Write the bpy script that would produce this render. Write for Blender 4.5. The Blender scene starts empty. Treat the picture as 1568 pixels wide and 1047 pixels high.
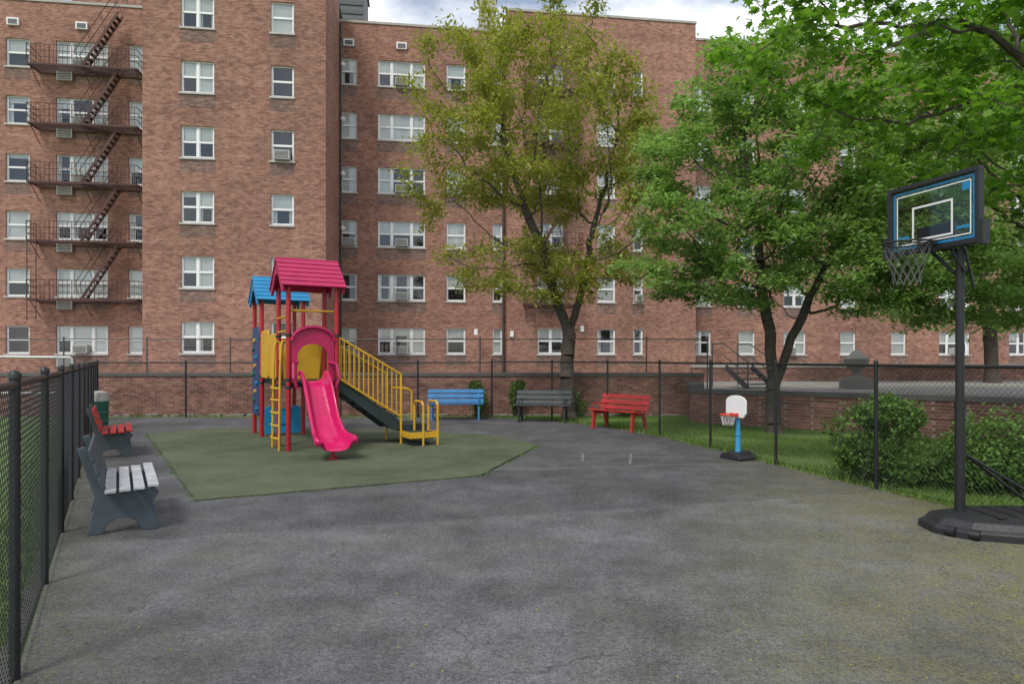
import bpy, math, random
import numpy as np
from mathutils import Vector, Matrix, noise as mnoise
random.seed(7); rng=np.random.default_rng(7)
sc=bpy.context.scene
D2R=math.radians
# ------------------------------------------------------------------ helpers
def link(o,parent=None):
    sc.collection.objects.link(o)
    if parent is not None: o.parent=parent
    return o
def empty(name,loc=(0,0,0),rz=0):
    e=bpy.data.objects.new(name,None); e.location=loc; e.rotation_euler=(0,0,D2R(rz)); e.empty_display_size=.2
    return link(e)
class MB:
    def __init__(s): s.v=[];s.f=[];s.m=[]
    def quad(s,a,b,c,d,mi=0):
        n=len(s.v); s.v+=[tuple(a),tuple(b),tuple(c),tuple(d)]; s.f.append((n,n+1,n+2,n+3)); s.m.append(mi)
    def box(s,x0,x1,y0,y1,z0,z1,mi=0):
        n=len(s.v)
        s.v+=[(x0,y0,z0),(x1,y0,z0),(x1,y1,z0),(x0,y1,z0),(x0,y0,z1),(x1,y0,z1),(x1,y1,z1),(x0,y1,z1)]
        for f in ((0,3,2,1),(4,5,6,7),(0,1,5,4),(1,2,6,5),(2,3,7,6),(3,0,4,7)):
            s.f.append(tuple(n+i for i in f)); s.m.append(mi)
    def obox(s,c,ax,ay,az,mi=0):
        c=Vector(c);ax=Vector(ax);ay=Vector(ay);az=Vector(az);n=len(s.v)
        for sx,sy,sz in ((-1,-1,-1),(1,-1,-1),(1,1,-1),(-1,1,-1),(-1,-1,1),(1,-1,1),(1,1,1),(-1,1,1)):
            s.v.append(tuple(c+ax*sx+ay*sy+az*sz))
        for f in ((0,3,2,1),(4,5,6,7),(0,1,5,4),(1,2,6,5),(2,3,7,6),(3,0,4,7)):
            s.f.append(tuple(n+i for i in f)); s.m.append(mi)
    def tube(s,p0,p1,r,mi=0,n=8,r2=None,cap=True):
        p0=Vector(p0);p1=Vector(p1);d=p1-p0
        if d.length<1e-6: return
        d.normalize(); a=Vector((0,0,1)) if abs(d.z)<.9 else Vector((1,0,0))
        u=d.cross(a).normalized(); w=d.cross(u); r2=r if r2 is None else r2
        b=len(s.v)
        for k in range(n):
            t=2*math.pi*k/n; o=u*math.cos(t)+w*math.sin(t)
            s.v.append(tuple(p0+o*r)); s.v.append(tuple(p1+o*r2))
        for k in range(n):
            j=(k+1)%n; s.f.append((b+2*k,b+2*j,b+2*j+1,b+2*k+1)); s.m.append(mi)
        if cap:
            s.f.append(tuple(b+2*k for k in range(n))[::-1]); s.m.append(mi)
            s.f.append(tuple(b+2*k+1 for k in range(n))); s.m.append(mi)
    def path(s,pts,r,mi=0,n=8):
        for a,b in zip(pts[:-1],pts[1:]): s.tube(a,b,r,mi,n)
    def prism(s,pts,origin,ax,ay,th,mi=0):
        o=Vector(origin);ax=Vector(ax);ay=Vector(ay);t=Vector(th);b=len(s.v);n=len(pts)
        for p in pts: s.v.append(tuple(o+ax*p[0]+ay*p[1]))
        for p in pts: s.v.append(tuple(o+ax*p[0]+ay*p[1]+t))
        s.f.append(tuple(range(b,b+n))); s.m.append(mi)
        s.f.append(tuple(range(b+2*n-1,b+n-1,-1))); s.m.append(mi)
        for k in range(n):
            j=(k+1)%n; s.f.append((b+k,b+n+k,b+n+j,b+j)); s.m.append(mi)
    def lathe(s,prof,c=(0,0,0),n=20,mi=0):
        b=len(s.v)
        for r,z in prof:
            for k in range(n):
                t=2*math.pi*k/n; s.v.append((c[0]+r*math.cos(t),c[1]+r*math.sin(t),c[2]+z))
        for i in range(len(prof)-1):
            for k in range(n):
                j=(k+1)%n; s.f.append((b+i*n+k,b+i*n+j,b+(i+1)*n+j,b+(i+1)*n+k)); s.m.append(mi)
    def obj(s,name,mats,parent=None,smooth=False,bevel=0,recalc=True):
        me=bpy.data.meshes.new(name); me.from_pydata(s.v,[],s.f)
        for m in mats: me.materials.append(m)
        me.polygons.foreach_set('material_index',s.m)
        if recalc:
            import bmesh
            bm=bmesh.new(); bm.from_mesh(me); bmesh.ops.recalc_face_normals(bm,faces=bm.faces); bm.to_mesh(me); bm.free()
        if smooth:
            me.polygons.foreach_set('use_smooth',[True]*len(me.polygons)); me.set_sharp_from_angle(angle=D2R(38))
        me.update()
        o=bpy.data.objects.new(name,me); link(o,parent)
        if bevel:
            b=o.modifiers.new('b','BEVEL'); b.width=bevel; b.segments=2; b.limit_method='ANGLE'
        return o
def npmesh(name,V,F,mat,parent=None):
    me=bpy.data.meshes.new(name); V=np.asarray(V,dtype=np.float32); F=np.asarray(F,dtype=np.int32)
    me.vertices.add(len(V)); me.vertices.foreach_set('co',V.ravel())
    me.loops.add(F.size); me.loops.foreach_set('vertex_index',F.ravel())
    me.polygons.add(len(F)); k=F.shape[1]
    me.polygons.foreach_set('loop_start',np.arange(0,F.size,k,dtype=np.int32))
    me.polygons.foreach_set('loop_total',np.full(len(F),k,dtype=np.int32))
    me.update(calc_edges=True); me.validate()
    me.materials.append(mat)
    o=bpy.data.objects.new(name,me); return link(o,parent)
# ------------------------------------------------------------------ materials
def setin(nt,sock,v):
    if hasattr(v,'is_output'): nt.links.new(v,sock)
    else: sock.default_value=v
def c4(c): return (c[0],c[1],c[2],1)
def newmat(name):
    m=bpy.data.materials.new(name); m.use_nodes=True; nt=m.node_tree; nt.nodes.clear()
    out=nt.nodes.new('ShaderNodeOutputMaterial'); b=nt.nodes.new('ShaderNodeBsdfPrincipled')
    nt.links.new(b.outputs[0],out.inputs[0]); return m,nt,b,out
def noise(nt,vec,scale,detail=4,rough=.55):
    n=nt.nodes.new('ShaderNodeTexNoise'); n.inputs['Scale'].default_value=scale; n.inputs['Detail'].default_value=detail
    n.inputs['Roughness'].default_value=rough
    if vec is not None: nt.links.new(vec,n.inputs['Vector'])
    return n.outputs['Fac']
def math_(nt,op,a,b=0.0,c=None,clamp=False):
    n=nt.nodes.new('ShaderNodeMath'); n.operation=op; n.use_clamp=clamp
    setin(nt,n.inputs[0],a); setin(nt,n.inputs[1],b)
    if c is not None: setin(nt,n.inputs[2],c)
    return n.outputs[0]
def mapr(nt,v,a,b,c,d):
    n=nt.nodes.new('ShaderNodeMapRange'); n.clamp=True
    setin(nt,n.inputs[0],v)
    for i,x in enumerate((a,b,c,d)): n.inputs[i+1].default_value=x
    return n.outputs[0]
def mix(nt,f,a,b,mode='MIX'):
    n=nt.nodes.new('ShaderNodeMix'); n.data_type='RGBA'; n.blend_type=mode
    setin(nt,n.inputs[0],f)
    for sock,v in ((n.inputs[6],a),(n.inputs[7],b)):
        if hasattr(v,'is_output'): nt.links.new(v,sock)
        else: sock.default_value=c4(v)
    return n.outputs[2]
def gray(nt,v):
    n=nt.nodes.new('ShaderNodeCombineColor')
    for i in range(3): setin(nt,n.inputs[i],v)
    return n.outputs[0]
def bump(nt,b,h,strength=.3,dist=.01):
    n=nt.nodes.new('ShaderNodeBump'); n.inputs['Strength'].default_value=strength; n.inputs['Distance'].default_value=dist
    nt.links.new(h,n.inputs['Height']); nt.links.new(n.outputs[0],b.inputs['Normal'])
def objco(nt): return nt.nodes.new('ShaderNodeTexCoord').outputs['Object']
def pos(nt): return nt.nodes.new('ShaderNodeNewGeometry').outputs['Position']
def paint(name,col,rough=.5,metal=0,var=.18,scale=3,fine=0,spec=.5,coat=0):
    m,nt,b,o=newmat(name); p=objco(nt)
    n1=noise(nt,p,scale,4); n2=noise(nt,p,scale*14,2)
    f=math_(nt,'ADD',math_(nt,'MULTIPLY',n1,.7),math_(nt,'MULTIPLY',n2,.3))
    k=mapr(nt,f,.3,.7,1-var,1+var*.6)
    c=mix(nt,1.0,col,gray(nt,k),'MULTIPLY'); nt.links.new(c,b.inputs['Base Color'])
    nt.links.new(mapr(nt,n2,.3,.7,max(rough-.1,0.05),min(rough+.12,1)),b.inputs['Roughness'])
    b.inputs['Metallic'].default_value=metal; b.inputs['Specular IOR Level'].default_value=spec
    if fine: bump(nt,b,n2,fine,.003)
    return m
def brickmat(name,c1,c2,mortar,bw=.215,rh=.075,stain=.5):
    m,nt,b,o=newmat(name); p=objco(nt)
    s=nt.nodes.new('ShaderNodeSeparateXYZ'); nt.links.new(p,s.inputs[0])
    cb=nt.nodes.new('ShaderNodeCombineXYZ'); nt.links.new(math_(nt,'ADD',s.outputs[0],s.outputs[1]),cb.inputs[0]); nt.links.new(s.outputs[2],cb.inputs[1])
    t=nt.nodes.new('ShaderNodeTexBrick'); nt.links.new(cb.outputs[0],t.inputs['Vector'])
    t.inputs['Color1'].default_value=c4(c1);t.inputs['Color2'].default_value=c4(c2);t.inputs['Mortar'].default_value=c4(mortar)
    t.inputs['Scale'].default_value=1;t.inputs['Brick Width'].default_value=bw;t.inputs['Row Height'].default_value=rh
    t.inputs['Mortar Size'].default_value=.006;t.inputs['Bias'].default_value=-.05;t.inputs['Mortar Smooth'].default_value=.2
    n1=noise(nt,p,.22,6,.65); n2=noise(nt,p,3,5,.65); 
    mp=nt.nodes.new('ShaderNodeMapping'); mp.inputs['Scale'].default_value=(1.6,1.6,.10); nt.links.new(p,mp.inputs[0])
    n3=noise(nt,mp.outputs[0],1.2,5,.65)
    mp3=nt.nodes.new('ShaderNodeMapping'); mp3.inputs['Scale'].default_value=(.12,.12,1.5); nt.links.new(p,mp3.inputs[0])
    n4=noise(nt,mp3.outputs[0],1.6,4,.6)
    c=mix(nt,1,t.outputs[0],gray(nt,mapr(nt,n1,.3,.72,.74,1.22)),'MULTIPLY')
    c=mix(nt,1,c,gray(nt,mapr(nt,n2,.3,.7,.82,1.16)),'MULTIPLY')
    c=mix(nt,1,c,gray(nt,mapr(nt,n4,.3,.7,.86,1.12)),'MULTIPLY')
    c=mix(nt,mapr(nt,n3,.48,.78,0,stain*.6),c,(.18,.125,.10))
    c=mix(nt,mapr(nt,n2,.62,.8,0,.35),c,(.44,.35,.29))
    mp2=nt.nodes.new('ShaderNodeMapping'); mp2.inputs['Scale'].default_value=(1/bw,1/bw,1/rh); nt.links.new(p,mp2.inputs[0])
    wn=noise(nt,mp2.outputs[0],.8,1); c=mix(nt,mapr(nt,wn,.58,.66,0,.5),c,(.13,.07,.055))
    c=mix(nt,mapr(nt,wn,.42,.34,0,.35),c,(.48,.27,.19))
    nt.links.new(c,b.inputs['Base Color']); b.inputs['Roughness'].default_value=.9; b.inputs['Specular IOR Level'].default_value=.2
    bump(nt,b,math_(nt,'SUBTRACT',1.0,t.outputs['Fac']),.5,.008)
    return m
def leafmat(name,cols,trans=.35):
    m,nt,b,o=newmat(name)
    r=nt.nodes.new('ShaderNodeNewGeometry').outputs['Random Per Island']
    cr=nt.nodes.new('ShaderNodeValToRGB'); nt.links.new(r,cr.inputs[0])
    els=cr.color_ramp.elements
    els[0].color=c4(cols[0]); els[1].color=c4(cols[-1])
    for i,c in enumerate(cols[1:-1]):
        e=els.new((i+1)/(len(cols)-1)); e.color=c4(c)
    cl=noise(nt,pos(nt),.9,2)
    c=mix(nt,1,cr.outputs[0],gray(nt,mapr(nt,cl,.3,.7,.78,1.22)),'MULTIPLY')
    nt.links.new(c,b.inputs['Base Color']); b.inputs['Roughness'].default_value=.5; b.inputs['Specular IOR Level'].default_value=.3
    tr=nt.nodes.new('ShaderNodeBsdfTranslucent')
    tc=mix(nt,1,c,(1.25,1.3,.65),'MULTIPLY'); nt.links.new(tc,tr.inputs[0])
    ms=nt.nodes.new('ShaderNodeMixShader'); ms.inputs[0].default_value=trans
    nt.links.new(b.outputs[0],ms.inputs[1]); nt.links.new(tr.outputs[0],ms.inputs[2]); nt.links.new(ms.outputs[0],o.inputs[0])
    return m
M_brick=brickmat('brick_red',(.245,.105,.071),(.39,.193,.134),(.40,.32,.27),stain=.55)
M_brick2=brickmat('brick_spandrel',(.16,.10,.08),(.25,.155,.125),(.31,.26,.23),stain=.8)
M_wallbrick=brickmat('brick_garden',(.17,.075,.055),(.31,.14,.105),(.36,.29,.25),stain=1)
M_coping=paint('stone_coping',(.42,.39,.35),.85,fine=.2)
M_copdark=paint('dark_coping',(.12,.115,.11),.85,fine=.2)
M_white=paint('window_frame_white',(.80,.80,.78),.45,var=.06)
M_curtain=paint('curtain',(.74,.73,.69),.9,var=.15,scale=1.5)
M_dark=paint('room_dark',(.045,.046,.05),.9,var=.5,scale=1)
M_ac=paint('ac_unit',(.48,.47,.44),.6,var=.15)
M_acd=paint('ac_grille',(.12,.12,.12),.6)
M_sill=paint('sill_stone',(.5,.47,.43),.8,fine=.2)
def glassmat(name,tint,f0):
    m,nt,b,o=newmat(name)
    g=nt.nodes.new('ShaderNodeBsdfGlossy'); g.inputs['Roughness'].default_value=.03; g.inputs[0].default_value=(.9,.95,1,1)
    t=nt.nodes.new('ShaderNodeBsdfTransparent'); t.inputs[0].default_value=c4(tint)
    lw=nt.nodes.new('ShaderNodeLayerWeight'); lw.inputs[0].default_value=.25
    f=math_(nt,'ADD',math_(nt,'MULTIPLY',lw.outputs['Fresnel'],.6),f0,clamp=True)
    ms=nt.nodes.new('ShaderNodeMixShader'); nt.links.new(f,ms.inputs[0]); nt.links.new(t.outputs[0],ms.inputs[1]); nt.links.new(g.outputs[0],ms.inputs[2])
    nt.links.new(ms.outputs[0],o.inputs[0]); return m
M_glass=glassmat('window_glass',(.85,.88,.88),.07)
M_acryl=glassmat('acrylic',(.58,.70,.80),.03)
M_black=paint('black_powder_coat',(.014,.015,.016),.45,var=.2)
M_blackpl=paint('black_plastic',(.022,.022,.025),.5,var=.35,fine=.2)
M_iron=paint('fire_escape_iron',(.095,.045,.038),.7,var=.4,scale=2)
M_galv=paint('galvanised',(.09,.095,.095),.5,metal=.3)
M_galvl=paint('galvanised_light',(.45,.46,.46),.45,metal=.4)
M_magenta=paint('plastic_magenta',(.44,.008,.085),.42,var=.3,scale=2)
M_slide=paint('slide_magenta',(.56,.010,.11),.22,var=.2,scale=2)
M_red=paint('red_coat',(.42,.010,.022),.35,var=.2)
M_yellow=paint('yellow_plastic',(.64,.36,.02),.4,var=.2,scale=3)
M_blue=paint('blue_plastic',(.01,.22,.45),.4,var=.2)
M_navy=paint('navy_panel',(.015,.06,.16),.45,var=.3)
M_deck=paint('deck_vinyl',(.02,.035,.035),.6,var=.3)
M_redb=paint('bench_red',(.45,.03,.028),.5,var=.25)
M_blueb=paint('bench_blue',(.03,.20,.44),.5,var=.25)
M_greyb=paint('bench_darkgrey',(.055,.07,.075),.6,var=.3)
M_slatw=paint('bench_slat_light',(.50,.51,.53),.6,var=.4,scale=4)
M_supp=paint('bench_support',(.065,.085,.10),.65,var=.25)
M_green=paint('bin_green',(.03,.13,.10),.5,var=.25)
M_bark=paint('bark',(.085,.068,.055),.95,var=.5,scale=5,fine=.8)
M_conc=paint('concrete',(.30,.285,.26),.9,var=.35,scale=1.2,fine=.3)
M_leaf1=leafmat('leaf_yellowgreen',[(.23,.25,.05),(.33,.34,.075),(.27,.32,.065),(.40,.37,.11)],.45)
M_leaf2=leafmat('leaf_fresh',[(.17,.285,.085),(.23,.36,.115),(.31,.45,.165)],.45)
M_leaf3=leafmat('leaf_maple',[(.085,.195,.025),(.14,.285,.035),(.21,.37,.055)],.52)
M_leafb=leafmat('leaf_shrub',[(.07,.15,.03),(.115,.215,.04),(.17,.285,.065)],.35)
M_grassb=leafmat('grass_blade',[(.11,.21,.035),(.16,.28,.05),(.20,.25,.07)],.35)
M_litter=leafmat('leaf_litter',[(.24,.24,.04),(.34,.31,.07),(.15,.12,.04)],.1)
def asphaltmat():
    m,nt,b,o=newmat('asphalt'); p=pos(nt)
    s=nt.nodes.new('ShaderNodeSeparateXYZ'); nt.links.new(p,s.inputs[0]); X,Y=s.outputs[0],s.outputs[1]
    fine=noise(nt,p,85,3,.85); mid=noise(nt,p,24,4,.75); big=noise(nt,p,.42,7,.68); big2=noise(nt,p,1.7,7,.75)
    c=mix(nt,mapr(nt,fine,.37,.65,0,1),(.058,.059,.062),(.212,.210,.212))
    c=mix(nt,1,c,gray(nt,mapr(nt,mid,.32,.68,.70,1.25)),'MULTIPLY')
    c=mix(nt,1,c,gray(nt,mapr(nt,big,.36,.64,.70,1.24)),'MULTIPLY')
    c=mix(nt,1,c,gray(nt,mapr(nt,big2,.32,.68,.74,1.18)),'MULTIPLY')
    # oil and damp stains
    st=noise(nt,p,.95,5,.6); c=mix(nt,mapr(nt,st,.58,.68,0,.38),c,(.075,.075,.07))
    # moss film
    ms=math_(nt,'MULTIPLY',mapr(nt,noise(nt,p,.6,6,.7),.5,.64,0,.42),mapr(nt,mid,.4,.6,.2,1)); c=mix(nt,ms,c,(.125,.13,.075))
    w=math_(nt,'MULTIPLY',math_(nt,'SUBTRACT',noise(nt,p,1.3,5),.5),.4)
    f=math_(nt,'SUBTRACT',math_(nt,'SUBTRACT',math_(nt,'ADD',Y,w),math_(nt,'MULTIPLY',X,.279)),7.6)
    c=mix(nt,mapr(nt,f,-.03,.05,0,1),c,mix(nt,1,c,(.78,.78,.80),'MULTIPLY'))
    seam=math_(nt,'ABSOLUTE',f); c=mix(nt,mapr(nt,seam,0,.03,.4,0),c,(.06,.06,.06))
    f2=math_(nt,'SUBTRACT',math_(nt,'SUBTRACT',math_(nt,'ADD',Y,w),math_(nt,'MULTIPLY',X,.16)),10.8)
    c=mix(nt,mapr(nt,math_(nt,'ABSOLUTE',f2),0,.12,.2,0),c,(.3,.29,.28))
    v=nt.nodes.new('ShaderNodeTexVoronoi'); v.feature='DISTANCE_TO_EDGE'; v.inputs['Scale'].default_value=.42
    wv=nt.nodes.new('ShaderNodeVectorMath'); wv.operation='ADD'; nt.links.new(p,wv.inputs[0])
    nn=nt.nodes.new('ShaderNodeTexNoise'); nn.inputs['Scale'].default_value=1.4; nn.inputs['Detail'].default_value=5; nt.links.new(p,nn.inputs['Vector'])
    nt.links.new(nn.outputs['Color'],wv.inputs[1]); nt.links.new(wv.outputs[0],v.inputs['Vector'])
    cm=math_(nt,'MULTIPLY',mapr(nt,v.outputs['Distance'],0,.007,.65,0),mapr(nt,big,.47,.55,0,1))
    c=mix(nt,cm,c,(.045,.045,.042))
    sp=mapr(nt,noise(nt,p,48,3,.8),.46,.58,0,1)
    dm=math_(nt,'ADD',math_(nt,'MULTIPLY',X,.24),math_(nt,'MULTIPLY',Y,-.09)); dm=mapr(nt,dm,-.30,.55,0,1)
    pol=math_(nt,'MULTIPLY',math_(nt,'MULTIPLY',dm,mapr(nt,sp,0,1,.22,.9)),mapr(nt,noise(nt,p,1.6,5,.7),.33,.58,.2,1.0))
    c=mix(nt,pol,c,(.22,.205,.06))
    edge=math_(nt,'ADD',X,math_(nt,'MULTIPLY',Y,.58)); edge=mapr(nt,math_(nt,'ADD',edge,w),-.55,.35,.6,0)
    c=mix(nt,math_(nt,'MULTIPLY',edge,sp),c,(.13,.14,.06))
    nt.links.new(c,b.inputs['Base Color']); b.inputs['Roughness'].default_value=.88; b.inputs['Specular IOR Level'].default_value=.3
    bump(nt,b,math_(nt,'ADD',fine,mid),.6,.008); return m
def grassmat():
    m,nt,b,o=newmat('ground_grass'); p=pos(nt)
    a=noise(nt,p,.8,6,.65); f=noise(nt,p,40,3,.7)
    g=mix(nt,mapr(nt,f,.3,.7,0,1),(.08,.16,.03),(.17,.27,.06))
    d=mix(nt,mapr(nt,f,.3,.7,0,1),(.11,.09,.065),(.19,.165,.12))
    c=mix(nt,mapr(nt,a,.54,.64,0,.6),g,d); nt.links.new(c,b.inputs['Base Color']); b.inputs['Roughness'].default_value=.95
    bump(nt,b,f,.7,.02); return m
def rubbermat():
    m,nt,b,o=newmat('rubber_surface'); p=pos(nt)
    f=noise(nt,p,70,3,.8); g=noise(nt,p,.7,6,.6); h=noise(nt,p,3,6,.65)
    c=mix(nt,mapr(nt,f,.36,.64,0,1),(.042,.060,.033),(.14,.160,.10))
    c=mix(nt,1,c,gray(nt,mapr(nt,g,.32,.68,.74,1.2)),'MULTIPLY')
    c=mix(nt,mapr(nt,h,.5,.72,0,.45),c,(.155,.15,.105))
    nt.links.new(c,b.inputs['Base Color']); b.inputs['Roughness'].default_value=.93; b.inputs['Specular IOR Level'].default_value=.2
    bump(nt,b,f,.4,.004); return m
M_asph=asphaltmat(); M_grass=grassmat(); M_rub=rubbermat()
# ------------------------------------------------------------------ ground
g=MB(); g.quad((-400,-200,0),(400,-200,0),(400,600,0),(-400,600,0)); g.obj('ground',[M_grass],recalc=False)
LF=lambda d:(-2.71-.58*(d-3.72),d)      # left fence line
right_f=[(-.6,20.25),(1.13,19.3),(2.45,17.5),(3.33,15.4),(3.88,13.35),(4.35,11.25),(4.88,9.15),(5.45,7.1),(6.0,5.0),(6.5,2.9),(7.0,.8),(7.5,-1.3)]
back_f=[LF(20.25),(-9.7,20.3),(-7.4,20.3),(-5.1,20.3),(-2.8,20.3),(-.6,20.25)]
asph=[LF(-4)]+[LF(20.3)]+[(-.6,20.3)]+[(x+.03,y+.03) for x,y in right_f[1:]]+[(7.8,-4)]
def sheet(name,pts,z,mat,th=0):
    b=MB(); b.v=[(x,y,z) for x,y in pts]; b.f=[tuple(range(len(pts)))]; b.m=[0]
    if th:
        n=len(pts); b.v+=[(x,y,z-th) for x,y in pts]
        for k in range(n): j=(k+1)%n; b.f.append((k,k+n,j+n,j)); b.m.append(0)
    return b.obj(name,[mat])
sheet('asphalt_pavement',asph,.006,M_asph)
matp=[(-8.39,15.7),(-6.1,12.0),(-3.87,8.33),(-2.2,9.2),(-.47,10.1),(-.05,11.6),(.5,13.6),(.1,14.6),(-.6,15.5),(-2.9,16.5),(-5.2,17.0),(-7.4,17.0)]
fine=[]
for i,(a,b_) in enumerate(zip(matp,matp[1:]+matp[:1])):
    L=math.dist(a,b_); n=int(L/.25)
    for k in range(n):
        t=k/n; fine.append((a[0]+(b_[0]-a[0])*t+random.uniform(-.018,.018),a[1]+(b_[1]-a[1])*t+random.uniform(-.018,.018)))
sheet('rubber_play_surface',fine,.032,M_rub,.03)
ch=MB()
def line(a,b,w,z=.010):
    a=Vector((*a,z));b=Vector((*b,z));d=(b-a).normalized();n=Vector((-d.y,d.x,0))*w
    ch.quad(a-n,b-n,b+n,a+n)
line((1.3,12.5),(1.75,12.9),.02);line((1.3,12.5),(1.2,11.6),.02);line((1.75,12.9),(2.2,12.6),.02);line((2.2,12.6),(1.95,11.3),.02);line((1.9,12.1),(3.0,12.0),.02,.0105);line((2.2,12.6),(3.0,12.55),.018)
mchalk,nt,b,o=newmat('worn_chalk')
cn=noise(nt,pos(nt),14,4,.7); nt.links.new(mix(nt,mapr(nt,cn,.4,.62,0,1),(.10,.10,.105),(.25,.24,.23)),b.inputs['Base Color']); b.inputs['Roughness'].default_value=.9
ch.obj('hopscotch_marking',[mchalk],recalc=False)
# ------------------------------------------------------------------ terrace + garden walls
ter=[(-60,21.2),(5.75,21.2),(5.2,18.8),(10.8,14.4),(14.8,11.4),(60,6),(60,70),(-60,70)]
b=MB(); b.v=[(x,y,.8) for x,y in ter]+[(x,y,0) for x,y in ter]; n=len(ter); b.f=[tuple(range(n))]+[(k,k+n,(k+1)%n+n,(k+1)%n) for k in range(n)]; b.m=[0]*len(b.f)
b.obj('concrete_terrace',[M_conc])
def wallseg(m,a,b,z1,th=.3,cop=.10,cm=1,ov=.04):
    a=Vector((*a,0));b=Vector((*b,0));d=b-a;L=d.length;d.normalize();n=Vector((-d.y,d.x,0))
    c=(a+b)/2
    m.obox(c+Vector((0,0,(z1-cop)/2)),d*L/2,n*th/2,Vector((0,0,(z1-cop)/2)),0)
    m.obox(c+Vector((0,0,z1-cop/2+.002)),d*(L/2+.01),n*(th/2+ov),Vector((0,0,cop/2)),cm)
w=MB(); wallseg(w,(-60,20.95),(5.85,20.95),1.32); w.obj('brick_garden_wall',[M_wallbrick,M_copdark])
w=MB(); wallseg(w,(5.55,20.78),(5.05,18.75),1.05); w.obj('brick_garden_wall',[M_wallbrick,M_copdark])
w=MB(); wallseg(w,(4.95,18.7),(14.9,10.9),.93); wallseg(w,(14.95,10.86),(60,5),.93); w.obj('brick_garden_wall',[M_wallbrick,M_copdark])
w=MB(); wallseg(w,(7.5,28.5),(60,33.5),1.5,cop=.12); w.obj('brick_garden_wall',[M_wallbrick,M_coping])
w=MB()
for i in range(90):
    x=random.uniform(-12,5); s=random.uniform(.05,.16); w.obox((x,20.72+random.uniform(-.06,.04),s*.2),(s,random.uniform(-.03,.03),0),(0,s*.6,0),(0,0,s*.35))
w.obj('rubble_strip',[paint('rubble',(.3,.27,.24),.95,fine=.4)],bevel=.015)
# ------------------------------------------------------------------ chain link fences
def fence(name,pts,H,post=.027,rail=.021,mat=M_black,z0=0.0,mesh=.062,wr=.0017,zmesh=.04,ground=.0):
    e=empty(name); P=MB(); R=MB(); W=MB()
    for x,y in pts:
        P.tube((x,y,z0+ground),(x,y,z0+H+.02),post,n=12); P.lathe([(post+.005,0),(post+.005,.025),(post*.6,.045),(0.001,.05)],(x,y,z0+H+.01),12)
        for zz in (.25,.6,.95,1.3): 
            if zz<H-.1: P.tube((x,y,z0+zz),(x,y,z0+zz+.02),post+.004,n=12)
    for (ax,ay),(bx,by) in zip(pts[:-1],pts[1:]):
        a=Vector((ax,ay,0));b=Vector((bx,by,0));L=(b-a).length;d=(b-a)/L
        z=z0+H-.02
        R.tube(a+Vector((0,0,z)),b+Vector((0,0,z)),rail,n=10)
        R.tube(a+Vector((0,0,z0+.06)),b+Vector((0,0,z0+.06)),.004,n=5)
        h0=z0+zmesh;h1=z0+H-.02;hh=h1-h0
        k=-hh
        while k<L:
            for sgn in (0,1):
                s0=max(k,0);s1=min(k+hh,L)
                if s1-s0<.02: continue
                off=Vector((-d.y,d.x,0))*(.003 if sgn else -.003)
                ns=max(1,int((s1-s0)/.2))
                for q in range(ns):
                    sa=s0+(s1-s0)*q/ns;sb=s0+(s1-s0)*(q+1)/ns
                    za=h0+(sa-k);zb=h0+(sb-k)
                    if sgn: za=h1-(sa-k);zb=h1-(sb-k)
                    W.tube(a+d*sa+off+Vector((0,0,za)),a+d*sb+off+Vector((0,0,zb)),wr,n=3,cap=False)
            k+=mesh*1.15
    P.obj('posts',[mat],e,smooth=True);R.obj('rails',[mat],e,smooth=True);W.obj('wire_mesh',[mat],e,recalc=False)
    return e
lf=[LF(3.72+1.57*k) for k in range(-3,11)]+[LF(20.25)]
fence('chain_link_fence',lf,1.63,wr=.0021)
fence('chain_link_fence',back_f,1.66,mesh=.07)
fence('chain_link_fence',right_f[:9],1.68,post=.026)
fence('chain_link_fence',[(-27+2.6*k,21.32) for k in range(12)]+[(4.2,21.32),(6.1,21.32)],1.58,post=.022,rail=.017,mat=M_galv,z0=.8,wr=.0014,mesh=.12)
w=MB()
a=Vector((*LF(-3),0));b_=Vector((*LF(20.2),0));d=(b_-a).normalized();w.obox((a+b_)/2+Vector((0,0,.012))+Vector((-.06,-.03,0)),d*(b_-a).length/2,Vector((-d.y,d.x,0))*.05,(0,0,.018)); w.obj('fence_kerb',[paint('kerb_old',(.15,.14,.12),.95,fine=.5)])
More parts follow.
